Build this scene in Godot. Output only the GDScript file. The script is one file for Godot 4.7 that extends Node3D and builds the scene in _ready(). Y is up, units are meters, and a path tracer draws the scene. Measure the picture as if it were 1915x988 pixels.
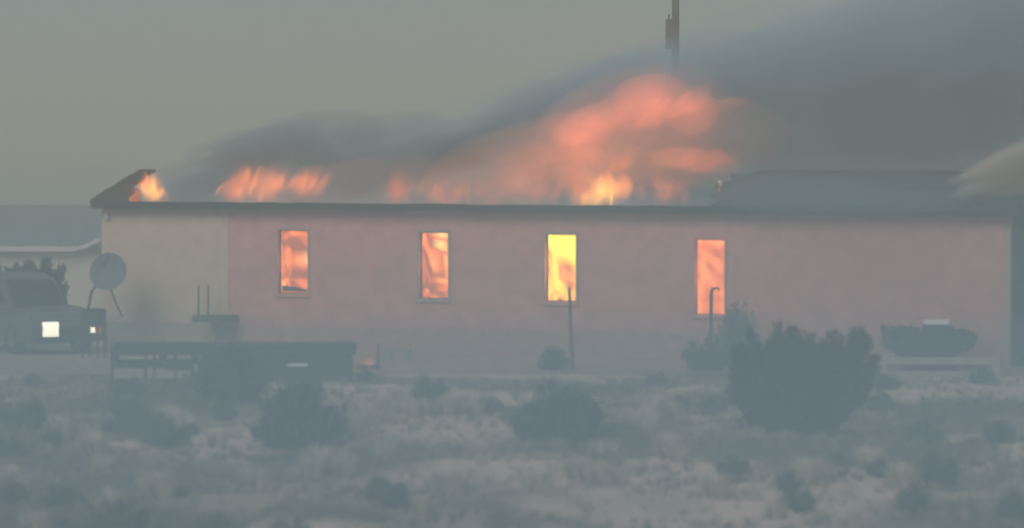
extends Node3D
# A long single-storey home burning behind a veil of smoke, seen from about a hundred metres through a long lens.
# y is up, metres; the camera looks along -z from 5 m above the pad that the house stands on.

const HOUSE_AT := Vector3(-8.88, 0.0, -105.3)      # front left corner of the house
const HOUSE_TURN := -25.4                          # the front runs to the right and towards the viewer
const LENGTH := 20.75
const DEPTH := 4.4
const RIDGE_Z := -2.2
const EAVE := 3.12
const RIDGE := 3.78

var rng := RandomNumberGenerator.new()
var noise := FastNoiseLite.new()
var used := {}
var M := {}

# ---------------------------------------------------------------- helpers

func numbered(called: String) -> String:
	var n: int = used.get(called, -1) + 1
	used[called] = n
	return called if n == 0 else "%s_%03d" % [called, n]

func tag(o: Node, label: String, category := "", group := "", kind := "") -> Node:
	if label: o.set_meta("label", label)
	if category: o.set_meta("category", category)
	if group: o.set_meta("group", group)
	if kind: o.set_meta("kind", kind)
	return o

func thing(called: String, label: String, category: String, at := Vector3.ZERO, turn := 0.0, group := "") -> Node3D:
	var o := Node3D.new()
	o.name = numbered(called)
	add_child(o, true)
	o.position = at
	o.rotation_degrees.y = turn
	tag(o, label, category, group)
	return o

func copy_of(o: Node3D, called: String, label: String, at: Vector3, turn: float, size := 1.0) -> Node3D:
	var c: Node3D = o.duplicate()
	c.name = numbered(called)
	add_child(c, true)
	c.position = at
	c.rotation_degrees.y = turn
	c.scale = Vector3.ONE * size
	if label: c.set_meta("label", label)
	return c

func mb() -> SurfaceTool:
	var st := SurfaceTool.new()
	st.begin(Mesh.PRIMITIVE_TRIANGLES)
	st.set_smooth_group(-1)
	return st

func put(called: String, st: SurfaceTool, m: Material, parent: Node = self, at := Vector3.ZERO, smooth := false) -> MeshInstance3D:
	st.generate_normals()
	var o := MeshInstance3D.new()
	o.mesh = st.commit()
	o.material_override = m
	o.name = numbered(called) if parent == self else called
	parent.add_child(o, true)
	o.position = at
	return o

func tri(st: SurfaceTool, a: Vector3, b: Vector3, c: Vector3) -> void:
	st.add_vertex(a); st.add_vertex(b); st.add_vertex(c)

func quad(st: SurfaceTool, a: Vector3, b: Vector3, c: Vector3, d: Vector3) -> void:
	tri(st, a, b, c); tri(st, a, c, d)

# a box with small chamfers along its long silhouette edges; turned by basis
func box(st: SurfaceTool, lo: Vector3, hi: Vector3, t := Transform3D(), ch := 0.0) -> void:
	var mid := (lo + hi) * 0.5
	var h := (hi - lo) * 0.5
	var c := minf(ch, minf(h.x, minf(h.y, h.z)) * 0.45)
	if c <= 0.0:
		var p := []
		for i in 8:
			p.append(t * (mid + Vector3(h.x * (1 if i & 1 else -1), h.y * (1 if i & 2 else -1), h.z * (1 if i & 4 else -1))))
		quad(st, p[4], p[6], p[7], p[5]); quad(st, p[0], p[1], p[3], p[2])
		quad(st, p[0], p[2], p[6], p[4]); quad(st, p[1], p[5], p[7], p[3])
		quad(st, p[2], p[3], p[7], p[6]); quad(st, p[0], p[4], p[5], p[1])
		return
	# bevelled box: hull of three stretched boxes
	var f := func(s: Vector3, k: int) -> Vector3:
		var q := Vector3(h.x - c, h.y - c, h.z - c)
		q[k] += c
		return t * (mid + Vector3(s.x * q.x, s.y * q.y, s.z * q.z))
	for k in 3:
		var a := (k + 1) % 3
		var b := (k + 2) % 3
		for sg in [-1, 1]:
			var r := []
			for ab in [[-1, -1], [1, -1], [1, 1], [-1, 1]]:
				var s := Vector3()
				s[k] = sg; s[a] = ab[0]; s[b] = ab[1]
				r.append(f.call(s, k))
			if sg > 0: quad(st, r[0], r[3], r[2], r[1])
			else: quad(st, r[0], r[1], r[2], r[3])
	for k in 3:
		var a := (k + 1) % 3
		var b := (k + 2) % 3
		for sa in [-1, 1]:
			for sb in [-1, 1]:
				var s0 := Vector3(); s0[k] = -1; s0[a] = sa; s0[b] = sb
				var s1 := s0; s1[k] = 1
				var q := [f.call(s0, a), f.call(s1, a), f.call(s1, b), f.call(s0, b)]
				if sa * sb < 0: quad(st, q[0], q[1], q[2], q[3])
				else: quad(st, q[0], q[3], q[2], q[1])
	for i in 8:
		var s := Vector3(1 if i & 1 else -1, 1 if i & 2 else -1, 1 if i & 4 else -1)
		if s.x * s.y * s.z > 0: tri(st, f.call(s, 0), f.call(s, 2), f.call(s, 1))
		else: tri(st, f.call(s, 0), f.call(s, 1), f.call(s, 2))

func tube(st: SurfaceTool, pts: Array, radii: Array, sides := 8) -> void:
	var rings := []
	for i in pts.size():
		var dir: Vector3 = (pts[mini(i + 1, pts.size() - 1)] - pts[maxi(i - 1, 0)]).normalized()
		var a := dir.cross(Vector3.FORWARD if absf(dir.z) < 0.9 else Vector3.RIGHT).normalized()
		var b := dir.cross(a)
		var ring := []
		for k in sides:
			var w := TAU * k / sides
			ring.append(pts[i] + (a * cos(w) + b * sin(w)) * radii[i])
		rings.append(ring)
	for i in pts.size() - 1:
		for k in sides:
			var l := (k + 1) % sides
			quad(st, rings[i][k], rings[i][l], rings[i + 1][l], rings[i + 1][k])
	for k in range(1, sides - 1):
		tri(st, rings[0][0], rings[0][k + 1], rings[0][k])
		var e: int = pts.size() - 1
		tri(st, rings[e][0], rings[e][k], rings[e][k + 1])

# surface of revolution round an axis; profile is [radius, along]
func lathe(st: SurfaceTool, profile: Array, t: Transform3D, sides := 20) -> void:
	for i in profile.size() - 1:
		for k in sides:
			var w0 := TAU * k / sides
			var w1 := TAU * (k + 1) / sides
			var p: Array = profile[i]
			var q: Array = profile[i + 1]
			quad(st, t * Vector3(cos(w0) * p[0], p[1], sin(w0) * p[0]), t * Vector3(cos(w0) * q[0], q[1], sin(w0) * q[0]), t * Vector3(cos(w1) * q[0], q[1], sin(w1) * q[0]), t * Vector3(cos(w1) * p[0], p[1], sin(w1) * p[0]))

# a flat outline (x, y) given thickness from z0 to z1
func prism(st: SurfaceTool, outline: PackedVector2Array, z0: float, z1: float, t := Transform3D()) -> void:
	if Geometry2D.is_polygon_clockwise(outline): outline.reverse()
	var n := outline.size()
	var idx := Geometry2D.triangulate_polygon(outline)
	for i in range(0, idx.size(), 3):
		var a := outline[idx[i]]; var b := outline[idx[i + 1]]; var c := outline[idx[i + 2]]
		if (b - a).cross(c - a) < 0.0:
			var s := b; b = c; c = s
		tri(st, t * Vector3(a.x, a.y, z1), t * Vector3(c.x, c.y, z1), t * Vector3(b.x, b.y, z1))
		tri(st, t * Vector3(a.x, a.y, z0), t * Vector3(b.x, b.y, z0), t * Vector3(c.x, c.y, z0))
	for i in n:
		var a := outline[i]; var b := outline[(i + 1) % n]
		quad(st, t * Vector3(a.x, a.y, z0), t * Vector3(a.x, a.y, z1), t * Vector3(b.x, b.y, z1), t * Vector3(b.x, b.y, z0))

func lin(r: float, g: float, b: float) -> Color:
	return Color(r, g, b).linear_to_srgb()

func mat(called: String, c: Color, rough := 0.9, vary := 0.15, size := 1.0, bump := 0.0) -> StandardMaterial3D:
	var m := StandardMaterial3D.new()
	m.resource_name = called
	m.albedo_color = c
	m.roughness = rough
	m.metallic_specular = 0.3
	if vary > 0.0:
		var n := FastNoiseLite.new()
		n.seed = hash(called) % 1000
		n.frequency = 0.012
		n.fractal_octaves = 5
		var ramp := Gradient.new()
		ramp.set_color(0, Color(1.0 - vary, 1.0 - vary, 1.0 - vary))
		ramp.set_color(1, Color(1, 1, 1))
		var t := NoiseTexture2D.new()
		t.width = 512; t.height = 512; t.seamless = true
		t.noise = n; t.color_ramp = ramp
		m.albedo_texture = t
		m.uv1_triplanar = true
		m.uv1_scale = Vector3.ONE / size
		if bump > 0.0:
			m.heightmap_enabled = true
			m.heightmap_scale = bump
			m.heightmap_texture = t
	return m

func vmat(called: String, rough := 0.95, back := 0.0) -> StandardMaterial3D:
	var m := StandardMaterial3D.new()
	m.resource_name = called
	m.vertex_color_use_as_albedo = true
	m.roughness = rough
	m.metallic_specular = 0.15
	m.cull_mode = BaseMaterial3D.CULL_DISABLED
	if back > 0.0:
		m.backlight_enabled = true
		m.backlight = lin(back, back, back * 0.6)
	return m

func flame_mat(called: String, strength: float) -> StandardMaterial3D:
	var m := StandardMaterial3D.new()
	m.resource_name = called
	m.shading_mode = BaseMaterial3D.SHADING_MODE_UNSHADED
	m.vertex_color_use_as_albedo = true
	m.albedo_color = lin(strength, strength, strength)
	m.transparency = BaseMaterial3D.TRANSPARENCY_ALPHA
	m.cull_mode = BaseMaterial3D.CULL_DISABLED
	return m

func land(x: float, z: float) -> float:
	var d := -z
	var pad := smoothstep(93.0, 88.0, d)
	var h := (noise.get_noise_2d(x * 6.0, z * 6.0) * 0.28 + noise.get_noise_2d(x * 25.0 + 90.0, z * 25.0) * 0.10) * pad
	if d > 113.0:
		h -= 0.043 * (minf(d, 400.0) - 113.0) + 0.012 * maxf(d - 400.0, 0.0)
	if d < 40.0:
		h -= 0.0
	return h

# a point of the house (own axes: x along the front, z out of it) as seen at that place of a 1915 x 988 survey sheet of the front, z behind the wall plane
func hp(px: float, py: float, z: float) -> Vector3:
	var k := (px - 957.5) / 9100.0
	var th := deg_to_rad(-HOUSE_TURN)
	var c := cos(th)
	var s := sin(th)
	var x := (k * (105.3 - c * z) + 8.88 + s * z) / (c + s * k)
	var d := 105.3 - s * x - c * z
	return Vector3(x, 5.0 - (py - 218.0) * d / 9100.0, z)

func spot(px: float, py: float, d: float) -> Vector3:
	return Vector3((px - 957.5) / 9100.0 * d, 5.0 - (py - 218.0) / 9100.0 * d, -d)

func on_land(px: float, d: float) -> Vector3:
	var x := (px - 957.5) / 9100.0 * d
	return Vector3(x, land(x, -d), -d)

# ---------------------------------------------------------------- fire and smoke

# curled, soft-edged sheets of flame spread through an ellipsoid
func flame_body(st: SurfaceTool, mid: Vector3, half: Vector3, n: int, size: float, alpha: float, hot: Color, cool: Color, lean := 0.0, seed_ := 1, rolling := false) -> void:
	var r := RandomNumberGenerator.new()
	r.seed = seed_
	var g := 8
	for i in n:
		var p := Vector3(r.randfn(0, 0.5), r.randfn(0, 0.5), r.randfn(0, 0.5)).limit_length(1.0)
		var at := mid + p * half + Vector3(p.y * half.y * lean, 0, 0)
		var turn := r.randf_range(0, TAU)
		var side := Vector3(cos(turn), r.randf_range(-0.3, 0.3), sin(turn)).normalized()
		var up := Vector3(lean * 0.6 + r.randf_range(-0.35, 0.35), 1, r.randf_range(-0.3, 0.3)).normalized()
		if rolling: up = Vector3(r.randf_range(0.4, 1.6), 1, r.randf_range(-0.8, 0.8)).normalized()
		var out := side.cross(up)
		var s := size * r.randf_range(0.55, 1.25)
		var tall := r.randf_range(0.6, 0.95) if rolling else r.randf_range(1.0, 1.7)
		var bend := r.randf_range(0.45, 0.9) * (1.0 if r.randf() < 0.5 else -1.0)
		var heat := clampf(0.5 - 0.35 * p.y - 0.45 * p.length() + r.randf_range(-0.2, 0.35), 0.0, 1.0)
		var grid := []
		for b in g + 1:
			for a in g + 1:
				var u := 2.0 * a / g - 1.0
				var v := 2.0 * b / g - 1.0
				var wob := noise.get_noise_3d((at.x + u * s) * 30.0, (at.y + v * s) * 30.0, at.z * 30.0 + i * 7.0)
				var q := at + side * (u * s * (1.0 - 0.35 * v) + wob * s * 0.35) + up * (v * s * tall + wob * s * 0.3) + out * (bend * (u * u + v * v) * 0.5 + wob * (0.25 if rolling else 0.6)) * s
				var rho := clampf(1.0 - (u * u + v * v), 0.0, 1.0)
				var al := alpha * rho * rho * clampf(0.75 + wob * 1.6, 0.15, 1.3)
				var c := cool.lerp(hot, clampf(heat + wob * 0.5 - 0.15 * v, 0.0, 1.0))
				grid.append([q, Color(c.r, c.g, c.b, clampf(al, 0, 1))])
		for b in g:
			for a in g:
				var k := b * (g + 1) + a
				for w in [k, k + 1, k + g + 2, k, k + g + 2, k + g + 1]:
					st.set_color(grid[w][1])
					st.add_vertex(grid[w][0])

# a thick billowing body of flame: a lumpy closed shape whose heat varies over it
func flame_billow(st: SurfaceTool, mid: Vector3, half: Vector3, ramp: Gradient, freq: float, bias: Callable, seed_ := 0.0) -> void:
	var rows := 56
	var cols := 84
	var grid := []
	for b in rows + 1:
		for a in cols + 1:
			var w := TAU * a / cols
			var e := PI * (float(b) / rows - 0.5)
			var n := Vector3(cos(w) * cos(e), sin(e), sin(w) * cos(e))
			# squarish ellipsoid
			var q := Vector3(signf(n.x) * pow(absf(n.x), 0.45), signf(n.y) * pow(absf(n.y), 0.5), signf(n.z) * pow(absf(n.z), 0.6))
			var lump := noise.get_noise_3d(q.x * half.x * freq + seed_, q.y * half.y * freq * 0.7, q.z * half.z * freq)
			var p := mid + q * half * (1.0 + 0.22 * lump)
			var k := noise.get_noise_3d(p.x * freq * 2.4 + seed_ * 3.0, p.y * freq * 1.7, p.z * freq * 2.4 + 50.0)
			var k2 := noise.get_noise_3d(p.x * freq * 7.5 + seed_ * 3.0, p.y * freq * 5.5, p.z * freq * 7.5)
			var heat: float = clampf(0.5 + k * 1.1 + k2 * 1.3 + bias.call((p - mid) / half), 0.0, 1.0)
			grid.append([p, ramp.sample(heat)])
	for b in rows:
		for a in cols:
			var k := b * (cols + 1) + a
			for w in [k, k + cols + 2, k + 1, k, k + cols + 1, k + cols + 2]:
				st.set_color(grid[w][1])
				st.add_vertex(grid[w][0])

func glow(parent: Node3D, at: Vector3, energy: float, c: Color, size := 0.3) -> void:
	var l := OmniLight3D.new()
	l.name = "fire_light"
	l.light_color = c
	l.light_energy = energy
	l.light_size = size
	l.omni_range = 60.0
	l.omni_attenuation = 2.0
	l.shadow_enabled = true
	parent.add_child(l, true)
	l.position = at

func puff(parent: Node3D, at: Vector3, size: Vector3, turn: Vector3, m: FogMaterial) -> void:
	var f := FogVolume.new()
	f.name = "puff"
	f.shape = RenderingServer.FOG_VOLUME_SHAPE_ELLIPSOID
	f.size = size
	f.material = m
	parent.add_child(f, true)
	f.position = at
	f.rotation_degrees = turn

func smoke(called: String, c: Color, density: float) -> FogMaterial:
	var m := FogMaterial.new()
	m.resource_name = called
	m.albedo = c
	m.density = density
	return m

# ---------------------------------------------------------------- plants

# a bush of small leaf faces gathered on shoots; shoots are [direction and length]
func foliage(shoots: Array, leaves: int, leaf: float, spread: float, dark: Color, light: Color, seed_: int, upright := 0.3) -> SurfaceTool:
	var st := mb()
	var r := RandomNumberGenerator.new()
	r.seed = seed_
	for sh in shoots:
		var a: Vector3 = sh[0]
		var b: Vector3 = sh[1]
		var tone := r.randf()
		for i in leaves:
			var f := pow(r.randf(), 0.7)
			var wide := spread * (1.0 - 0.75 * f)
			var p := a.lerp(b, f) + Vector3(r.randfn(0, 1), r.randfn(0, 0.7), r.randfn(0, 1)) * wide
			var along := ((b - a).normalized() * (upright + r.randf()) + Vector3(r.randfn(0, 0.6), r.randfn(0, 0.5), r.randfn(0, 0.6))).normalized()
			var side := along.cross(Vector3(r.randfn(0, 1), r.randfn(0, 1), r.randfn(0, 1))).normalized()
			var s := leaf * r.randf_range(0.6, 1.4)
			var c := dark.lerp(light, clampf(tone * 0.5 + r.randf() * 0.5, 0, 1))
			st.set_color(c)
			tri(st, p - side * s * 0.4, p + along * s * 1.5, p + side * s * 0.4)
			st.set_color(c)
			tri(st, p - side * s * 0.4, p + side * s * 0.4, p - along * s * 0.8)
	return st

func stems(shoots: Array, thick: float) -> SurfaceTool:
	var st := mb()
	for sh in shoots:
		var a: Vector3 = sh[0]
		var b: Vector3 = sh[1]
		tube(st, [Vector3(a.x * 0.02, minf(a.y, 0.0) - 0.06, a.z * 0.02), a, a.lerp(b, 0.5) + Vector3(0.03, 0.02, 0.02), b.lerp(a, 0.12)], [thick, thick, thick * 0.7, thick * 0.3], 5)
	return st

func dome_shoots(n: int, wide: float, tall: float, deep: float, seed_: int, ragged := 0.25) -> Array:
	var r := RandomNumberGenerator.new()
	r.seed = seed_
	var out := []
	for i in n:
		var w := r.randf() * TAU
		var e := sqrt(r.randf())
		var q := Vector3(cos(w) * e * wide, tall * sqrt(maxf(0.06, 1.0 - e * e * 0.9)) * r.randf_range(1.0 - ragged, 1.0 + ragged * 0.5), sin(w) * e * deep)
		out.append([Vector3(q.x * 0.35, 0.0, q.z * 0.35), q])
	return out

func plant(called: String, label: String, category: String, at: Vector3, shoots: Array, leaves: int, leaf: float, spread: float, dark: Color, light: Color, seed_: int, group := "") -> Node3D:
	var t := thing(called, label, category, at, 0.0, group)
	put("foliage", foliage(shoots, leaves, leaf, spread, dark, light, seed_), M.leaf, t)
	put("stem", stems(shoots.slice(0, mini(shoots.size(), 14)), 0.025), M.bark, t)
	return t

# ---------------------------------------------------------------- the scene

func _ready() -> void:
	rng.seed = 7
	noise.seed = 11
	noise.frequency = 0.02
	noise.fractal_octaves = 4
	used.clear()

	# camera
	var cam := Camera3D.new()
	cam.name = "camera"
	cam.far = 6000.0
	cam.near = 0.5
	add_child(cam)
	cam.position = Vector3(0, 5, 0)
	cam.rotation_degrees = Vector3(-1.737, 0, 0)
	var lens := CameraAttributesPhysical.new()
	lens.frustum_focal_length = 50.0
	lens.exposure_aperture = 0.45
	lens.frustum_focus_distance = 175.0
	lens.frustum_far = 6000.0
	lens.frustum_near = 0.5
	cam.attributes = lens
	cam.fov = 6.215

	# sky, air, exposure
	var we := WorldEnvironment.new()
	we.name = "world"
	var env := Environment.new()
	env.background_mode = Environment.BG_SKY
	var sky := Sky.new()
	var sm := ProceduralSkyMaterial.new()
	sm.sky_top_color = lin(0.230, 0.294, 0.350)
	sm.sky_horizon_color = lin(0.234, 0.294, 0.335)
	sm.sky_curve = 0.2
	sm.ground_bottom_color = lin(0.12, 0.12, 0.11)
	sm.ground_horizon_color = lin(0.30, 0.32, 0.29)
	sm.sun_angle_max = 2.0
	sky.sky_material = sm
	env.sky = sky
	env.background_energy_multiplier = 1.0
	env.tonemap_mode = Environment.TONE_MAPPER_LINEAR
	env.tonemap_exposure = 1.0
	env.sdfgi_enabled = true
	env.ssao_enabled = true
	env.ssil_enabled = true
	env.fog_enabled = true
	env.fog_mode = Environment.FOG_MODE_EXPONENTIAL
	env.fog_density = 0.005
	env.fog_light_color = lin(0.96, 1.0, 0.90)
	env.volumetric_fog_enabled = true
	env.volumetric_fog_density = 0.0
	we.environment = env
	add_child(we)

	var sun := DirectionalLight3D.new()
	sun.name = "sun"
	sun.light_color = Color(1.0, 0.965, 0.925)
	sun.light_energy = 0.68
	sun.light_angular_distance = 30.0
	sun.shadow_enabled = true
	add_child(sun)
	sun.rotation_degrees = Vector3(-32, -28, 0)

	materials()
	setting()
	house()
	neighbour()
	fires()
	smokes()
	vehicles()
	yard()
	plants()

func materials() -> void:
	M.leaf = vmat("foliage", 0.95, 0.25)
	M.bark = mat("bark", lin(0.07, 0.055, 0.045), 0.95, 0.4, 0.3)
	M.wall = mat("rose painted siding", lin(0.63, 0.305, 0.27), 0.85, 0.14, 3.0)
	M.tan = mat("tan painted siding", lin(0.60, 0.46, 0.345), 0.85, 0.10, 3.0)
	M.skirt = mat("rose skirting", lin(0.53, 0.30, 0.27), 0.9, 0.2, 1.6)
	M.skirt_tan = mat("tan skirting", lin(0.50, 0.40, 0.30), 0.9, 0.2, 1.6)
	M.char = mat("charred timber", lin(0.025, 0.023, 0.022), 0.95, 0.5, 0.5)
	M.roof = mat("asphalt roofing", lin(0.055, 0.06, 0.068), 0.95, 0.35, 1.2)
	M.slate = mat("dark slate wall", lin(0.045, 0.06, 0.075), 0.9, 0.2, 2.0)  # the right end wall lies in shade; that shade is painted into this colour
	M.trim = mat("white trim", lin(0.62, 0.60, 0.56), 0.7, 0.15, 0.7)
	M.soft_trim = mat("smoke stained trim", lin(0.50, 0.40, 0.36), 0.8, 0.25, 0.5)
	M.rail = mat("bleached rail paint", lin(0.56, 0.50, 0.44), 0.9, 0.25, 0.6)
	M.white = mat("white enamel", lin(0.85, 0.85, 0.82), 0.5, 0.0)
	M.inside = mat("sooty plaster", lin(0.12, 0.09, 0.07), 0.95, 0.6, 1.0)
	M.metal = mat("galvanised metal", lin(0.34, 0.35, 0.36), 0.5, 0.15, 0.5)
	M.metal.metallic = 0.4
	M.dark_metal = mat("dark painted steel", lin(0.035, 0.042, 0.048), 0.6, 0.3, 0.6)
	M.dish = mat("grey dish", lin(0.16, 0.18, 0.19), 0.6, 0.1, 0.5)
	M.wood = mat("weathered wood", lin(0.11, 0.10, 0.09), 0.95, 0.4, 0.6)
	M.pale_wood = mat("pale weathered wood", lin(0.42, 0.38, 0.33), 0.95, 0.3, 0.6)
	M.concrete = mat("concrete", lin(0.40, 0.38, 0.35), 0.95, 0.25, 1.2)
	M.tyre = mat("rubber", lin(0.02, 0.02, 0.02), 0.9, 0.0)
	M.car = mat("grey car paint", lin(0.10, 0.107, 0.11), 0.4, 0.0)
	M.glass = mat("dark glass", lin(0.02, 0.025, 0.03), 0.15, 0.0)
	M.pale_wall = mat("cream siding", lin(0.62, 0.58, 0.47), 0.85, 0.1, 2.0)
	M.blue_roof = mat("blue grey roofing", lin(0.26, 0.28, 0.29), 0.95, 0.3, 1.5)
	M.pole = mat("creosoted pole", lin(0.05, 0.055, 0.06), 0.95, 0.4, 0.5)
	var lamp := StandardMaterial3D.new()
	lamp.resource_name = "headlamp glow"
	lamp.albedo_color = Color(0.9, 0.9, 0.85)
	lamp.emission_enabled = true
	lamp.emission = Color(1.0, 0.97, 0.86)
	lamp.emission_energy_multiplier = 3.2
	M.lamp = lamp
	var sg := StandardMaterial3D.new()
	sg.resource_name = "marker lamp glow"
	sg.albedo_color = Color(0.5, 0.12, 0.06)
	sg.emission_enabled = true
	sg.emission = Color(1.0, 0.25, 0.15)
	sg.emission_energy_multiplier = 0.5
	M.signal = sg
	var pane := StandardMaterial3D.new()
	pane.resource_name = "window glass"
	pane.albedo_color = Color(0.9, 0.9, 0.9, 0.06)
	pane.roughness = 0.05
	pane.transparency = BaseMaterial3D.TRANSPARENCY_ALPHA
	M.pane = pane
	M.flame = flame_mat("flame", 5.0)
	M.soft_flame = flame_mat("soft flame", 3.3)

func setting() -> void:
	# ground: one sheet, fine near the house and coarse far away
	var xs := []
	var zs := []
	for i in 33: xs.append(-40.0 + i * 0.5 - 0.0)
	xs.clear()
	for v in [-1500, -700, -300, -150, -80, -50, -32, -24, -20]: xs.append(float(v))
	var x := -18.0
	while x <= 18.0:
		xs.append(x); x += 0.35
	for v in [20, 24, 32, 50, 80, 150, 300, 700, 1500]: xs.append(float(v))
	for v in [120, 60, 30, 10, 0, -10, -20, -30, -40, -45]: zs.append(float(v))
	var z := -50.0
	while z >= -116.0:
		zs.append(z); z -= 0.35
	for v in [-118, -122, -128, -136, -146, -160, -180, -210, -260, -330, -400, -550, -800, -1200, -1800]: zs.append(float(v))
	var st := mb()
	st.set_smooth_group(0)
	var w := xs.size()
	var soil := FastNoiseLite.new()
	soil.seed = 5
	soil.frequency = 0.16
	soil.fractal_octaves = 4
	for j in zs.size():
		for i in w:
			var n := soil.get_noise_2d(xs[i], zs[j] * 0.6)
			var n2 := soil.get_noise_2d(xs[i] * 3.1 + 40.0, zs[j] * 2.2)
			var c := Color(0.16, 0.13, 0.11).lerp(Color(0.80, 0.56, 0.45), clampf(0.45 + n * 2.2 + n2 * 0.7, 0, 1))
			st.set_color(c)
			st.add_vertex(Vector3(xs[i], land(xs[i], zs[j]), zs[j]))
	for j in zs.size() - 1:
		for i in w - 1:
			var k := j * w + i
			for q in [k, k + 1, k + w + 1, k, k + w + 1, k + w]: st.add_index(q)
	var gm := vmat("dry soil")
	var g := put("ground", st, gm)
	tag(g, "dry brown scrubland soil rising gently to the house pad", "", "", "structure")
	# the pale dirt drive along the front of the house
	var d := mb()
	var steps := 60
	for i in steps:
		var x0 := -26.0 + 48.0 * i / steps
		var x1 := -26.0 + 48.0 * (i + 1) / steps
		var n0 := noise.get_noise_1d(x0 * 8.0) * 0.9
		var n1 := noise.get_noise_1d(x1 * 8.0) * 0.9
		for k in 6:
			var a := k / 6.0
			var b := (k + 1) / 6.0
			var f := func(xx: float, t: float, nn: float) -> Vector3:
				var near := -94.3 + nn + (0.6 if xx > 0.0 else 0.0) * smoothstep(0, 10, xx)
				var zz := lerpf(near, -104.5 + 0.20 * (xx + 9.0), t) if xx > -9.5 else lerpf(near, -101.5, t)
				return Vector3(xx, land(xx, zz) + 0.012, zz)
			quad(d, f.call(x0, a, n0), f.call(x0, b, n0), f.call(x1, b, n1), f.call(x1, a, n1))
	tag(put("dirt_drive", d, mat("pale packed dirt", lin(0.66, 0.48, 0.40), 0.95, 0.35, 2.2)), "pale packed dirt drive along the front of the burning house", "", "", "structure")

# ---------------------------------------------------------------- the burning house

const WINDOWS := [[4.326, 5.033, 1.243, 2.59], [7.68, 8.354, 1.18, 2.585], [10.60, 11.295, 1.17, 2.57], [13.973, 14.625, 0.95, 2.50]]

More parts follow.
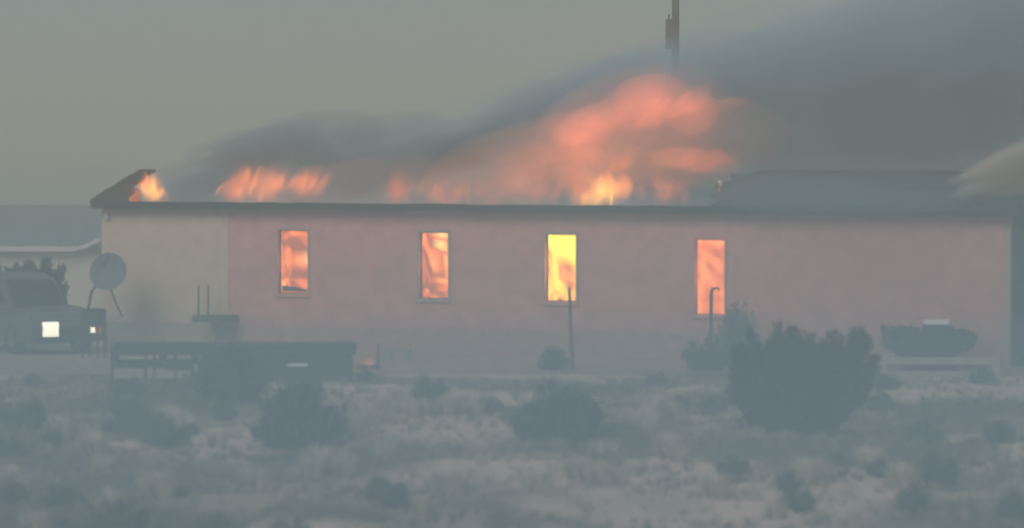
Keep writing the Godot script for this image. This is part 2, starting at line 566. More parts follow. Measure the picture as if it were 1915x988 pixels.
func house() -> void:
	var t := thing("burning_house", "long rose and tan single-storey home on fire with its roof half burnt away", "house", HOUSE_AT, HOUSE_TURN)
	# front wall round the four openings
	var st := mb()
	var x := 3.122
	for w in WINDOWS:
		box(st, Vector3(x, 0.55, -0.14), Vector3(w[0], EAVE - 0.06, 0))
		box(st, Vector3(w[0], 0.55, -0.14), Vector3(w[1], w[2], 0))
		box(st, Vector3(w[0], w[3], -0.14), Vector3(w[1], EAVE - 0.06, 0))
		x = w[1]
	box(st, Vector3(x, 0.55, -0.14), Vector3(LENGTH - 0.08, EAVE - 0.06, 0))
	put("front_wall", st, M.wall, t)
	st = mb()
	box(st, Vector3(0.0, 0.55, -0.14), Vector3(3.12, EAVE - 0.06, 0.012))
	tag(put("front_wall", st, M.tan, t), "tan left section of the front wall")
	st = mb()
	box(st, Vector3(0, -0.1, -0.16), Vector3(3.12, 0.55, -0.012))
	put("skirting", st, M.skirt_tan, t)
	st = mb()
	box(st, Vector3(3.12, -0.1, -0.16), Vector3(LENGTH - 0.05, 0.55, -0.015))
	put("skirting", st, M.skirt, t)
	st = mb()
	box(st, Vector3(LENGTH - 0.08, -0.05, -0.10), Vector3(LENGTH + 0.03, EAVE - 0.06, 0.03), Transform3D(), 0.01)
	put("corner_trim", st, M.soft_trim, t)
	# the other walls
	st = mb()
	box(st, Vector3(0, -0.1, -DEPTH), Vector3(0.12, EAVE - 0.06, -0.16))
	prism(st, PackedVector2Array([Vector2(0.1, EAVE - 0.06), Vector2(-1.5, EAVE - 0.06), Vector2(-1.4, EAVE + 0.30)]), -0.13, -0.01, Transform3D(Basis(Vector3(0, 0, 1), Vector3(0, 1, 0), Vector3(-1, 0, 0)), Vector3.ZERO))
	put("end_wall", st, M.tan, t)
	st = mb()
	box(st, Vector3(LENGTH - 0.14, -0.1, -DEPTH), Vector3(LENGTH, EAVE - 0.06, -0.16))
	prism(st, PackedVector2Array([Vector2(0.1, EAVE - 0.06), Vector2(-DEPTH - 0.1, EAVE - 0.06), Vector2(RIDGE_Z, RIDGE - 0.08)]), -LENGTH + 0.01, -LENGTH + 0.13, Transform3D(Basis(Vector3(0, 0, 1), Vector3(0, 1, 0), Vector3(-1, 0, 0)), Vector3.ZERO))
	tag(put("end_wall", st, M.slate, t), "right end wall with its shade painted into the dark colour")
	st = mb()
	box(st, Vector3(0.12, -0.1, -DEPTH), Vector3(LENGTH - 0.14, EAVE - 0.3, -DEPTH + 0.12))
	put("back_wall", st, M.inside, t)
	st = mb()
	box(st, Vector3(0.12, 0.45, -DEPTH + 0.12), Vector3(LENGTH - 0.14, 0.55, -0.16))
	put("floor", st, M.char, t)
	for px in [3.1, 6.4, 9.5, 12.6, 16.4]:
		st = mb()
		box(st, Vector3(px, 0.55, -DEPTH + 0.12), Vector3(px + 0.1, 2.75, -0.16))
		put("inside_wall", st, M.inside, t)
	# eave board and soffit, charred along the whole front
	st = mb()
	for i in 42:
		var x0 := -0.06 + 21.14 * i / 42.0
		var x1 := -0.06 + 21.14 * (i + 1) / 42.0
		var sag := noise.get_noise_1d(i * 31.0) * 0.02 * (1.0 if i > 2 and i < 30 else 0.1)
		box(st, Vector3(x0, EAVE - 0.10 + sag, 0.32), Vector3(x1 - 0.002, EAVE + 0.055 + sag, 0.36))
		box(st, Vector3(x0, EAVE - 0.055 + sag, 0.0), Vector3(x1 - 0.002, EAVE - 0.02 + sag, 0.32))
	tag(put("eave_board", st, M.char, t), "scorched eave board along the front")
	# what is left of the roof: a torn corner at the left, the sound slope at the right
	roof_piece(t, [[-0.08, 0.37], [-0.28, -2.2], [0.10, -2.2], [0.04, -1.9], [0.24, -1.4], [0.18, -1.0], [0.52, -0.55], [0.60, -0.1], [0.90, 0.37]], "torn dark corner of the roof at the left gable", true)
	roof_piece(t, [[14.45, 0.37], [14.55, -0.1], [14.1, -0.5], [14.3, -0.9], [13.9, -1.2], [14.2, -1.6], [13.9, -2.0], [14.4, -2.2], [LENGTH + 0.3, -2.2], [LENGTH + 0.3, 0.37]], "dark unburnt roof slope at the right", true)
	st = mb()
	var slope := Transform3D(Basis(Vector3.RIGHT, Vector3(0, 1, 0), Vector3(0, (RIDGE - EAVE) / -3.0, 1)), Vector3.ZERO)
	for i in 1:
		prism(st, PackedVector2Array([Vector2(14.4, 0), Vector2(LENGTH + 0.3, 0), Vector2(LENGTH + 0.3, 2.5), Vector2(15.4, 2.5), Vector2(14.8, 1.4)]), -0.05, 0.05, Transform3D(Basis(Vector3.RIGHT, Vector3(0, -0.25, -1), Vector3(0, 1, -0.25)), Vector3(0, RIDGE + 0.02, RIDGE_Z - 0.03)))
	put("back_roof", st, M.roof, t)
	st = mb()
	tube(st, [Vector3(14.45, RIDGE + 0.05, RIDGE_Z), Vector3(LENGTH + 0.3, RIDGE + 0.05, RIDGE_Z)], [0.07, 0.07], 6)
	put("ridge_cap", st, M.roof, t)
	# vent on the sound slope, catching the light
	var v := hp(1348, 352, -1.1)
	st = mb()
	lathe(st, [[0.0, 0.16], [0.055, 0.15], [0.06, 0.1], [0.035, 0.09], [0.035, -0.12]], Transform3D(Basis(), v), 10)
	put("roof_vent", st, M.trim, t)
	# charred trusses still standing among the flames
	for i in 9:
		var rx := 1.6 + i * 1.42
		if i == 3 or i == 6: continue
		st = mb()
		box(st, Vector3(rx - 0.03, EAVE - 0.26, -DEPTH + 0.12), Vector3(rx + 0.03, EAVE - 0.12, -0.14))
		put("ceiling_joist", st, M.char, t)
	# windows
	for i in 4:
		var w: Array = WINDOWS[i]
		var f := Node3D.new()
		f.name = "window"
		t.add_child(f, true)
		st = mb()
		var b := 0.05
		box(st, Vector3(w[0] - b, w[2] - b, -0.02), Vector3(w[0], w[3] + b, 0.025), Transform3D(), 0.006)
		box(st, Vector3(w[1], w[2] - b, -0.02), Vector3(w[1] + b, w[3] + b, 0.025), Transform3D(), 0.006)
		box(st, Vector3(w[0], w[3], -0.02), Vector3(w[1], w[3] + b, 0.025), Transform3D(), 0.006)
		put("frame", st, M.soft_trim if i < 3 else M.wall, f)
		st = mb()
		box(st, Vector3(w[0] - b - 0.02, w[2] - b - 0.03, -0.02), Vector3(w[1] + b + 0.02, w[2], 0.05), Transform3D(), 0.008)
		put("sill", st, M.wall if i != 1 else M.soft_trim, f)
		st = mb()
		box(st, Vector3(w[0], w[2], -0.09), Vector3(w[0] + 0.022, w[3], -0.05))
		box(st, Vector3(w[1] - 0.022, w[2], -0.09), Vector3(w[1], w[3], -0.05))
		box(st, Vector3(w[0] + 0.022, w[3] - 0.022, -0.09), Vector3(w[1] - 0.022, w[3], -0.05))
		box(st, Vector3(w[0] + 0.022, w[2], -0.09), Vector3(w[1] - 0.022, w[2] + 0.022, -0.05))
		put("sash", st, M.wood if i < 3 else M.wall, f)
		if i < 2:
			st = mb()
			quad(st, Vector3(w[0] + 0.022, w[2] + 0.022, -0.07), Vector3(w[0] + 0.022, w[3] - 0.022, -0.07), Vector3(w[1] - 0.022, w[3] - 0.022, -0.07), Vector3(w[1] - 0.022, w[2] + 0.022, -0.07))
			put("pane", st, M.pane, f)
	# a burnt board fallen across the foot of the first window
	st = mb()
	prism(st, PackedVector2Array([Vector2(4.36, 1.28), Vector2(4.36, 1.40), Vector2(4.62, 1.38), Vector2(5.0, 1.31), Vector2(5.0, 1.28)]), -0.14, -0.105)
	put("burnt_board", st, M.char, t)
	# small security lamp under the eave at the left corner
	st = mb()
	var sl := hp(199, 404, 0.1)
	lathe(st, [[0.0, 0.06], [0.04, 0.05], [0.055, 0.0], [0.06, -0.05], [0.0, -0.055]], Transform3D(Basis(), sl), 10)
	box(st, sl + Vector3(-0.02, -0.02, -0.1), sl + Vector3(0.02, 0.02, -0.04))
	put("security_lamp", st, M.trim, t)
	# the little landing with two rail posts on the tan section
	var sp := thing("landing", "small dark landing with two thin rail posts against the tan wall section", "steps", HOUSE_AT, HOUSE_TURN)
	var l0 := hp(373, 590, 0.4)
	var l1 := hp(430, 590, 0.4)
	st = mb()
	box(st, Vector3(l0.x, 0.62, 0.02), Vector3(l1.x, 0.76, 0.75), Transform3D(), 0.01)
	put("platform", st, M.wood, sp)
	st = mb()
	box(st, Vector3(l0.x + 0.12, 0.0, 0.02), Vector3(l0.x + 0.22, 0.62, 0.12))
	box(st, Vector3(l0.x + 0.22, 0.3, 0.03), Vector3(l1.x - 0.1, 0.36, 0.09))
	put("base", st, M.skirt_tan, sp)
	for px in [374.0, 392.0]:
		var p := hp(px, 590, 0.6)
		st = mb()
		tube(st, [Vector3(p.x, 0.7, 0.68), Vector3(p.x, 1.42, 0.68)], [0.025, 0.022], 6)
		put("rail_post", st, M.wood, sp)

# a slab of roof on the front slope; outline in (x, z)
func roof_piece(t: Node3D, outline: Array, label: String, shingles: bool) -> void:
	var st := mb()
	var p := PackedVector2Array()
	var run := 0.37 - RIDGE_Z
	var rise := RIDGE - EAVE
	var len := sqrt(run * run + rise * rise)
	for o in outline: p.append(Vector2(o[0], (0.37 - o[1]) / run * len))
	var up := Vector3(0, rise, -run).normalized()
	var out := Vector3(0, run, rise).normalized()
	var tr := Transform3D(Basis(Vector3.RIGHT, up, out), Vector3(0, EAVE - 0.01, 0.37))
	prism(st, p, 0.0, 0.07, tr)
	var o := put("roof", st, M.roof, t)
	tag(o, label)
	if not shingles: return
	# courses of roofing, each lapped over the one below
	var k := 0
	var y := 0.0
	while y < len - 0.2:
		var strip := PackedVector2Array([Vector2(-1, y), Vector2(25, y), Vector2(25, y + 0.34), Vector2(-1, y + 0.34)])
		for piece in Geometry2D.intersect_polygons(strip, p):
			var s := mb()
			var tilt := Transform3D(tr.basis, tr.origin + out * (0.07 + 0.004 * (k % 3)))
			prism(s, piece, 0.002, 0.014 + rng.randf() * 0.01, tilt)
			put("roofing_course", s, M.roof, o)
		y += 0.36
		k += 1

# ---------------------------------------------------------------- fire

func fires() -> void:
	var orange := Color(0.62, 0.115, 0.03)
	var red := Color(0.42, 0.06, 0.025)
	var pink := Color(0.5, 0.13, 0.075)
	var ember := Color(1.0, 0.46, 0.32)
	var yellow := Color(1.0, 0.52, 0.10)
	var warm := Color(1.0, 0.50, 0.22)
	# inside the four windows: thick billows of fire right behind the openings
	var ramp := Gradient.new()
	ramp.offsets = PackedFloat32Array([0.0, 0.3, 0.55, 0.8, 1.0])
	ramp.colors = PackedColorArray([Color(0.24, 0.05, 0.015), Color(0.46, 0.085, 0.02), Color(0.76, 0.145, 0.03), Color(1.0, 0.26, 0.055), Color(1.0, 0.50, 0.12)])
	var bright := Gradient.new()
	bright.offsets = PackedFloat32Array([0.0, 0.25, 0.5, 1.0])
	bright.colors = PackedColorArray([Color(0.5, 0.12, 0.03), Color(0.95, 0.30, 0.07), Color(1.0, 0.58, 0.06), Color(1.0, 0.74, 0.07)])
	var flat := Gradient.new()
	flat.offsets = PackedFloat32Array([0.0, 0.35, 1.0])
	flat.colors = PackedColorArray([Color(0.45, 0.10, 0.03), Color(0.74, 0.145, 0.04), Color(0.98, 0.26, 0.07)])
	var said := ["orange flames with brown smoke in the first window from the left", "orange flames brightest at the top of the second window from the left", "bright yellow flames filling the third window from the left", "even salmon orange flames filling the fourth window, the lowest and tallest"]
	var bias := [
		func(q: Vector3) -> float: return -0.10 + 0.25 * maxf(q.x, 0.0) - 0.3 * exp(-8.0 * (q.x + 0.25) * (q.x + 0.25) - 6.0 * (q.y - 0.05) * (q.y - 0.05)),
		func(q: Vector3) -> float: return 0.05 + 0.3 * (q.y - 0.2) * absf(q.y) + 0.2 * q.x - 0.4 * exp(-5.0 * (q.y + 0.35) * (q.y + 0.35)),
		func(q: Vector3) -> float: return 0.12 + 0.55 * q.y + 0.3 * q.x,
		func(q: Vector3) -> float: return 0.02]
	for i in 4:
		var w: Array = WINDOWS[i]
		var mid := Vector3((w[0] + w[1]) * 0.5, (w[2] + w[3]) * 0.5, -0.85)
		var t := thing("window_fire", said[i], "fire", HOUSE_AT, HOUSE_TURN, "fires inside the windows")
		var st := mb()
		flame_billow(st, mid, Vector3(0.72, (w[3] - w[2]) * 0.5 + 0.35, 0.45), bright if i == 2 else (flat if i == 3 else ramp), 38.0, bias[i], i * 17.0)
		var m := flame_mat("window flame", [3.8, 4.2, 3.9, 3.3][i])
		put("flame", st, m, t)
		glow(t, mid + Vector3(0, 0, 0.62), [0.5, 0.6, 1.0, 0.6][i], Color(1.0, 0.62, 0.30), 0.15)
	# flames above the eave
	var list := [
		["roof_fire", "small bright flame at the torn left roof corner", 286, 352, -1.0, Vector3(0.24, 0.26, 0.4), 18, 0.2, 0.26, yellow, orange, 0.0, 1.2],
		["roof_fire", "long salmon flame over the left part of the roofline", 500, 345, -1.2, Vector3(1.2, 0.22, 0.9), 40, 0.30, 0.15, Color(0.9, 0.26, 0.06), orange, 0.9, 1.6],
		["roof_fire", "low dim flames over the middle of the roofline", 800, 360, -1.3, Vector3(1.3, 0.16, 0.8), 30, 0.34, 0.085, orange, red, 0.4, 1.0],
		["roof_fire", "low dim flames between the middle windows of the roofline", 985, 350, -1.4, Vector3(1.2, 0.32, 0.8), 30, 0.44, 0.075, orange, red, 0.5, 1.2],
		["roof_fire", "brightest yellow orange flame at the foot of the fireball", 1130, 355, -1.0, Vector3(0.5, 0.24, 0.6), 40, 0.27, 0.17, yellow, orange, 0.4, 2.4],
		["roof_fire", "low orange flames left of the unburnt roof", 1245, 358, -1.2, Vector3(0.65, 0.16, 0.7), 24, 0.30, 0.06, Color(0.8, 0.2, 0.04), orange, 0.1, 0.9],
	]
	var k := 0
	for f in list:
		k += 1
		var t := thing(f[0], f[1], "fire", HOUSE_AT, HOUSE_TURN, "flames above the roof")
		var st := mb()
		var mid := hp(f[2], f[3], f[4])
		flame_body(st, mid, f[5], f[6], f[7], f[8], f[9], f[10], f[11], 100 + k)
		put("flame", st, M.flame, t)
		glow(t, mid + Vector3(0, 0.1, 0.3), f[12], warm, 0.25)
	# the fireball rolling up in the smoke, and the tongues that feed it
	var t := thing("fireball", "big salmon fireball rolling up in the smoke above the roof", "fire", HOUSE_AT, HOUSE_TURN)
	var balls := [[1220, 195, Vector3(0.75, 0.42, 0.7), 26, 0.66, 0.16, Color(0.66, 0.165, 0.075)], [1310, 205, Vector3(0.4, 0.45, 0.6), 10, 0.5, 0.14, pink], [1100, 222, Vector3(0.95, 0.30, 0.6), 12, 0.55, 0.12, pink], [1200, 240, Vector3(0.6, 0.22, 0.5), 7, 0.45, 0.14, pink], [1000, 290, Vector3(1.0, 0.3, 0.6), 10, 0.7, 0.07, pink]]
	for b in balls:
		k += 1
		var st := mb()
		flame_body(st, hp(b[0], b[1], -1.6), b[2], b[3], b[4], b[5], b[6], Color(0.42, 0.105, 0.07), 0.2, 200 + k, true)
		put("flame", st, M.soft_flame, t)
	glow(t, hp(1215, 185, -1.5), 1.7, ember, 0.45)
	glow(t, hp(1295, 205, -1.5), 0.85, ember, 0.35)
	glow(t, hp(1110, 228, -1.5), 0.65, ember, 0.35)
	glow(t, hp(1080, 270, -1.5), 3.0, ember, 0.5)
	t = thing("flame_tongue", "thin orange tongue reaching from the roof towards the fireball", "fire", HOUSE_AT, HOUSE_TURN)
	var st := mb()
	flame_body(st, hp(1160, 305, -1.3), Vector3(0.2, 0.25, 0.3), 18, 0.24, 0.09, Color(0.75, 0.2, 0.05), red, 0.5, 301)
	put("flame", st, M.soft_flame, t)
	t = thing("flame_tongue", "dim pink sheet of flame sloping right over the unburnt roof edge", "fire", HOUSE_AT, HOUSE_TURN)
	st = mb()
	flame_body(st, hp(1290, 300, -1.8), Vector3(0.95, 0.16, 0.6), 16, 0.52, 0.12, pink, red, -0.4, 302, true)
	put("flame", st, M.soft_flame, t)
	glow(t, hp(1290, 300, -1.7), 0.7, warm, 0.4)
	t = thing("flame_tongue", "faint pink flames rising slantwise left of the fireball", "fire", HOUSE_AT, HOUSE_TURN)
	st = mb()
	flame_body(st, hp(1040, 290, -1.6), Vector3(1.2, 0.45, 0.6), 18, 0.8, 0.06, pink, red, 0.8, 303, true)
	put("flame", st, M.soft_flame, t)
	# a little fire on the ground in front of the house
	var at := spot(690, 692, 96.0)
	t = thing("ground_fire", "small reddish fire on the ground right of the trailer", "fire", Vector3(at.x, 0.0, at.z))
	st = mb()
	flame_body(st, Vector3(0, 0.12, 0), Vector3(0.25, 0.08, 0.15), 16, 0.12, 0.10, Color(0.7, 0.2, 0.06), red, 0.2, 401)
	put("flame", st, M.flame, t)
	st = mb()
	for i in 5:
		var a := i * 1.3
		tube(st, [Vector3(cos(a) * 0.3, 0.02, sin(a) * 0.2), Vector3(-cos(a) * 0.25, 0.09, -sin(a) * 0.15)], [0.025, 0.02], 5)
	put("burning_branch", st, M.char, t)
	glow(t, Vector3(0, 0.35, 0.1), 0.15, warm, 0.08)

# ---------------------------------------------------------------- smoke

func smokes() -> void:
	var plume := Node3D.new()
	plume.name = "smoke_cloud"
	add_child(plume, true)
	tag(plume, "dark blue grey smoke streaming right from the burning roof", "", "", "stuff")
	var thin := smoke("thin smoke", lin(0.52, 0.78, 1.0), 0.06)
	var mid := smoke("dark smoke", lin(0.48, 0.78, 1.0), 0.11)
	var hill := smoke("dense smoke", lin(0.46, 0.77, 1.0), 0.13)
	# centre on the sheet, distance, half sizes in metres, tilt
	for p in [
		[470, 335, 107, Vector3(2.2, 0.75, 1.8), 14, mid], [610, 310, 108, Vector3(2.2, 0.8, 2.0), 10, hill], [760, 310, 108, Vector3(3.0, 1.0, 2.2), 12, thin],
		[900, 285, 108, Vector3(3.6, 1.4, 2.4), 18, thin], [1080, 245, 109, Vector3(3.8, 1.6, 2.6), 20, mid], [1250, 215, 110, Vector3(3.6, 1.7, 2.8), 18, hill],
		[1420, 220, 110, Vector3(3.4, 2.0, 3.0), 14, hill], [1560, 200, 110, Vector3(4.0, 2.3, 3.2), 16, hill], [1750, 190, 111, Vector3(4.6, 2.9, 3.5), 14, hill],
		[1960, 130, 112, Vector3(5.4, 3.8, 4.0), 16, hill], [2250, 40, 114, Vector3(6.5, 4.6, 4.5), 18, mid], [2650, -120, 117, Vector3(8.0, 6.0, 5.5), 20, mid],
		[1680, 140, 112, Vector3(6.0, 2.2, 3.6), 17, thin], [1300, 185, 111, Vector3(5.0, 1.7, 3.0), 20, thin], [590, 280, 108.5, Vector3(1.9, 0.45, 1.6), 8, hill], [3200, -320, 120, Vector3(10.0, 8.0, 7.0), 20, mid],
	]:
		puff(plume, spot(p[0], p[1], p[2]), p[3] * 2.0, Vector3(0, 0, p[4]), p[5])
	var lit := smoke("smoke about the fire", lin(0.85, 0.78, 0.74), 0.12)
	for p in [[1180, 235, 101.4, Vector3(2.2, 1.2, 1.4), 18], [1010, 300, 102.4, Vector3(2.6, 0.9, 1.3), 14], [1310, 270, 100.9, Vector3(1.9, 0.9, 1.3), 10], [700, 345, 104.4, Vector3(2.8, 0.6, 1.2), 4]]:
		puff(plume, spot(p[0], p[1], p[2]), p[3] * 2.0, Vector3(0, 0, p[4]), lit)
	var ball := smoke("fire-lit smoke", lin(0.95, 0.80, 0.74), 0.42)
	for p in [[1210, 190, 101.3, Vector3(0.95, 0.58, 0.8), 12], [1295, 210, 100.9, Vector3(0.58, 0.5, 0.6), 0], [1110, 228, 101.8, Vector3(0.95, 0.38, 0.6), 22], [1300, 300, 100.9, Vector3(1.0, 0.25, 0.5), -8]]:
		puff(plume, spot(p[0], p[1], p[2]), p[3] * 2.0, Vector3(0, 0, p[4]), ball)
	var roofline := smoke("roofline smoke", lin(0.28, 0.51, 0.70), 0.34)
	var rr := RandomNumberGenerator.new()
	rr.seed = 17
	for i in 24:
		var px := 360.0 + 700.0 * i / 23.0 + rr.randf_range(-20, 20)
		var top := lerpf(350.0, 268.0, clampf((px - 330.0) / 190.0, 0, 1)) - 0.30 * maxf(px - 720.0, 0.0)
		var q := rr.randf_range(0.5, 1.0)
		puff(plume, spot(px, top + rr.randf_range(-22, 85), 107.0 - 0.0035 * (px - 360.0) + rr.randf_range(-0.4, 0.9)), Vector3(1.6, 0.5, 1.0) * q * 2.0, Vector3(0, 0, rr.randf_range(0, 30)), roofline)
	var billow := smoke("billowing smoke", lin(0.42, 0.70, 0.97), 0.20)
	for i in 14:
		var px := 1000.0 + 930.0 * i / 13.0 + rr.randf_range(-30, 30)
		var q := rr.randf_range(0.6, 1.2)
		puff(plume, spot(px, 150.0 - 0.10 * (px - 1000.0) + rr.randf_range(-10, 90), 108.0 + rr.randf_range(-0.8, 1.4)), Vector3(1.5, 0.7, 1.1) * q * 2.0, Vector3(0, 0, rr.randf_range(0, 35)), billow)
	for p in [[1285, 250, 142, Vector3(3.2, 2.5, 3.0)], [1330, 330, 141, Vector3(3.6, 1.8, 3.0)]]:
		puff(plume, spot(p[0], p[1], p[2]), p[3] * 2.0, Vector3.ZERO, mid)
		puff(plume, spot(p[0], p[1], p[2] + 1.0), p[3] * 1.5, Vector3.ZERO, mid)
	var over := smoke("smoke over the roof", lin(0.42, 0.77, 0.97), 0.13)
	for p in [[1500, 366, 96.8, Vector3(3.6, 0.9, 1.4)], [1640, 362, 96.2, Vector3(4.4, 0.9, 1.6)], [1570, 350, 97.2, Vector3(6.4, 1.3, 1.6)], [1400, 345, 98.0, Vector3(2.6, 1.0, 1.4)]]:
		puff(plume, spot(p[0], p[1], p[2]), p[3], Vector3(0, -25, 0), over)
	var pale := Node3D.new()
	pale.name = "pale_smoke_cloud"
	add_child(pale, true)
	tag(pale, "pale tan smoke blowing up to the right from the roof's right end", "", "", "stuff")
	var tan := smoke("pale smoke", lin(0.99, 0.96, 0.88), 1.3)
	var tan_thin := smoke("pale thin smoke", lin(0.99, 0.96, 0.88), 0.42)
	for p in [[1782, 378, 97.5, Vector3(0.24, 0.10, 0.25), 14], [1800, 366, 97.4, Vector3(0.36, 0.15, 0.35), 22], [1830, 352, 97.6, Vector3(0.42, 0.17, 0.4), 12], [1862, 340, 97.5, Vector3(0.55, 0.2, 0.5), 24], [1900, 345, 97.7, Vector3(0.5, 0.22, 0.5), 10],
		[1850, 318, 97.8, Vector3(0.75, 0.12, 0.5), 14], [1905, 305, 97.5, Vector3(0.8, 0.26, 0.6), 20], [1880, 368, 97.3, Vector3(0.7, 0.2, 0.5), 20], [1890, 290, 97.9, Vector3(0.9, 0.16, 0.6), 22], [1960, 320, 97.5, Vector3(0.9, 0.36, 0.7), 14], [2040, 285, 97.6, Vector3(1.2, 0.5, 0.9), 20], [2160, 260, 98, Vector3(1.8, 0.8, 1.3), 18]]:
		puff(pale, spot(p[0], p[1], p[2]), p[3] * 1.7, Vector3(0, 0, p[4]), tan)
		puff(pale, spot(p[0] + 12, p[1] - 4, p[2] - 0.05), p[3] * 2.9, Vector3(0, 0, p[4] + 3), tan_thin)
	# blue smoke lying low over the scrub between the viewer and the house
	var low := Node3D.new()
	low.name = "low_smoke_cloud"
	add_child(low, true)
	tag(low, "thin blue smoke lying low over the scrub in front of the house", "", "", "stuff")
	var blue := smoke("blue drifting smoke", lin(0.52, 0.82, 1.0), 0.0132)
	for p in [[Vector3(0, 0, -40), Vector3(70, 9.2, 34)], [Vector3(4, 0, -46), Vector3(80, 8.6, 40)], [Vector3(-3, 0, -72), Vector3(70, 4.0, 40)], [Vector3(9, 0.5, -92), Vector3(26, 10.0, 12)]]:
		puff(low, p[0], p[1], Vector3.ZERO, blue)

# ---------------------------------------------------------------- other buildings and the pole

func neighbour() -> void:
	# the next house, down the slope at the left
	var d := 150.0
	var g := land(-17.0, -d)
	var t := thing("neighbour_house", "cream house with blue grey roof and white eave behind the left corner", "house", Vector3(-17.5, g, -d), 0.0)
	var ev := 5.0 - (462.0 - 218.0) / 9100.0 * d - g
	var rg := 5.0 - (384.0 - 218.0) / 9100.0 * (d + 3.6) - g
	var st := mb()
	box(st, Vector3(-6.5, -0.3, -7.0), Vector3(5.2, ev - 0.05, -0.4))
	put("wall", st, M.pale_wall, t)
	st = mb()
	prism(st, PackedVector2Array([Vector2(0, ev), Vector2(-3.6, rg), Vector2(-7.4, ev), Vector2(-7.3, ev - 0.12), Vector2(-3.6, rg - 0.14), Vector2(-0.1, ev - 0.12)]), -7.0, 5.8, Transform3D(Basis(Vector3(0, 0, 1), Vector3(0, 1, 0), Vector3(1, 0, 0)), Vector3.ZERO))
	put("roof", st, M.blue_roof, t)
	st = mb()
	box(st, Vector3(-7.0, ev - 0.14, 0.0), Vector3(4.05, ev + 0.02, 0.05))
	var e := Vector3(4.05, ev - 0.06, 0.03)
	tube(st, [e, e + Vector3(0.3, 0.06, 0), e + Vector3(0.75, 0.28, 0)], [0.08, 0.08, 0.08], 6)
	put("eave_trim", st, M.trim, t)
	for wx in [-1.9, 1.1]:
		st = mb()
		box(st, Vector3(wx - 0.5, 1.0, -0.4), Vector3(wx + 0.5, 2.0, -0.36))
		put("window", st, M.glass, t)
	# utility pole beyond the smoke
	d = 150.0
	var at := spot(1264, 0, d)
	var pg := land(at.x, -d)
	t = thing("utility_pole", "dark utility pole with a transformer rising out of the smoke", "pole", Vector3(at.x, pg, -d))
	st = mb()
	tube(st, [Vector3(0.02, -0.3, 0), Vector3(0, 6, 0), Vector3(-0.02, 12.6, 0)], [0.16, 0.13, 0.10], 12)
	put("pole", st, M.pole, t)
	var y1 := 5.0 - (36.0 - 218.0) / 9100.0 * d - pg
	var y0 := 5.0 - (92.0 - 218.0) / 9100.0 * d - pg
	st = mb()
	lathe(st, [[0.0, y0], [0.17, y0], [0.185, y0 + 0.05], [0.185, y1 - 0.06], [0.195, y1 - 0.05], [0.195, y1 - 0.02], [0.15, y1], [0.0, y1 + 0.01]], Transform3D(Basis(), Vector3(-0.14, 0, 0.16)), 16)
	for s in [-0.08, 0.06]:
		lathe(st, [[0.03, y1 - 0.02], [0.03, y1 + 0.13], [0.0, y1 + 0.14]], Transform3D(Basis(), Vector3(-0.14 + s, 0, 0.16)), 8)
	put("transformer", st, M.dark_metal, t)
	st = mb()
	box(st, Vector3(-1.2, 12.0, -0.14), Vector3(1.2, 12.12, -0.03), Transform3D(), 0.01)
	put("crossarm", st, M.pole, t)

# ---------------------------------------------------------------- vehicles

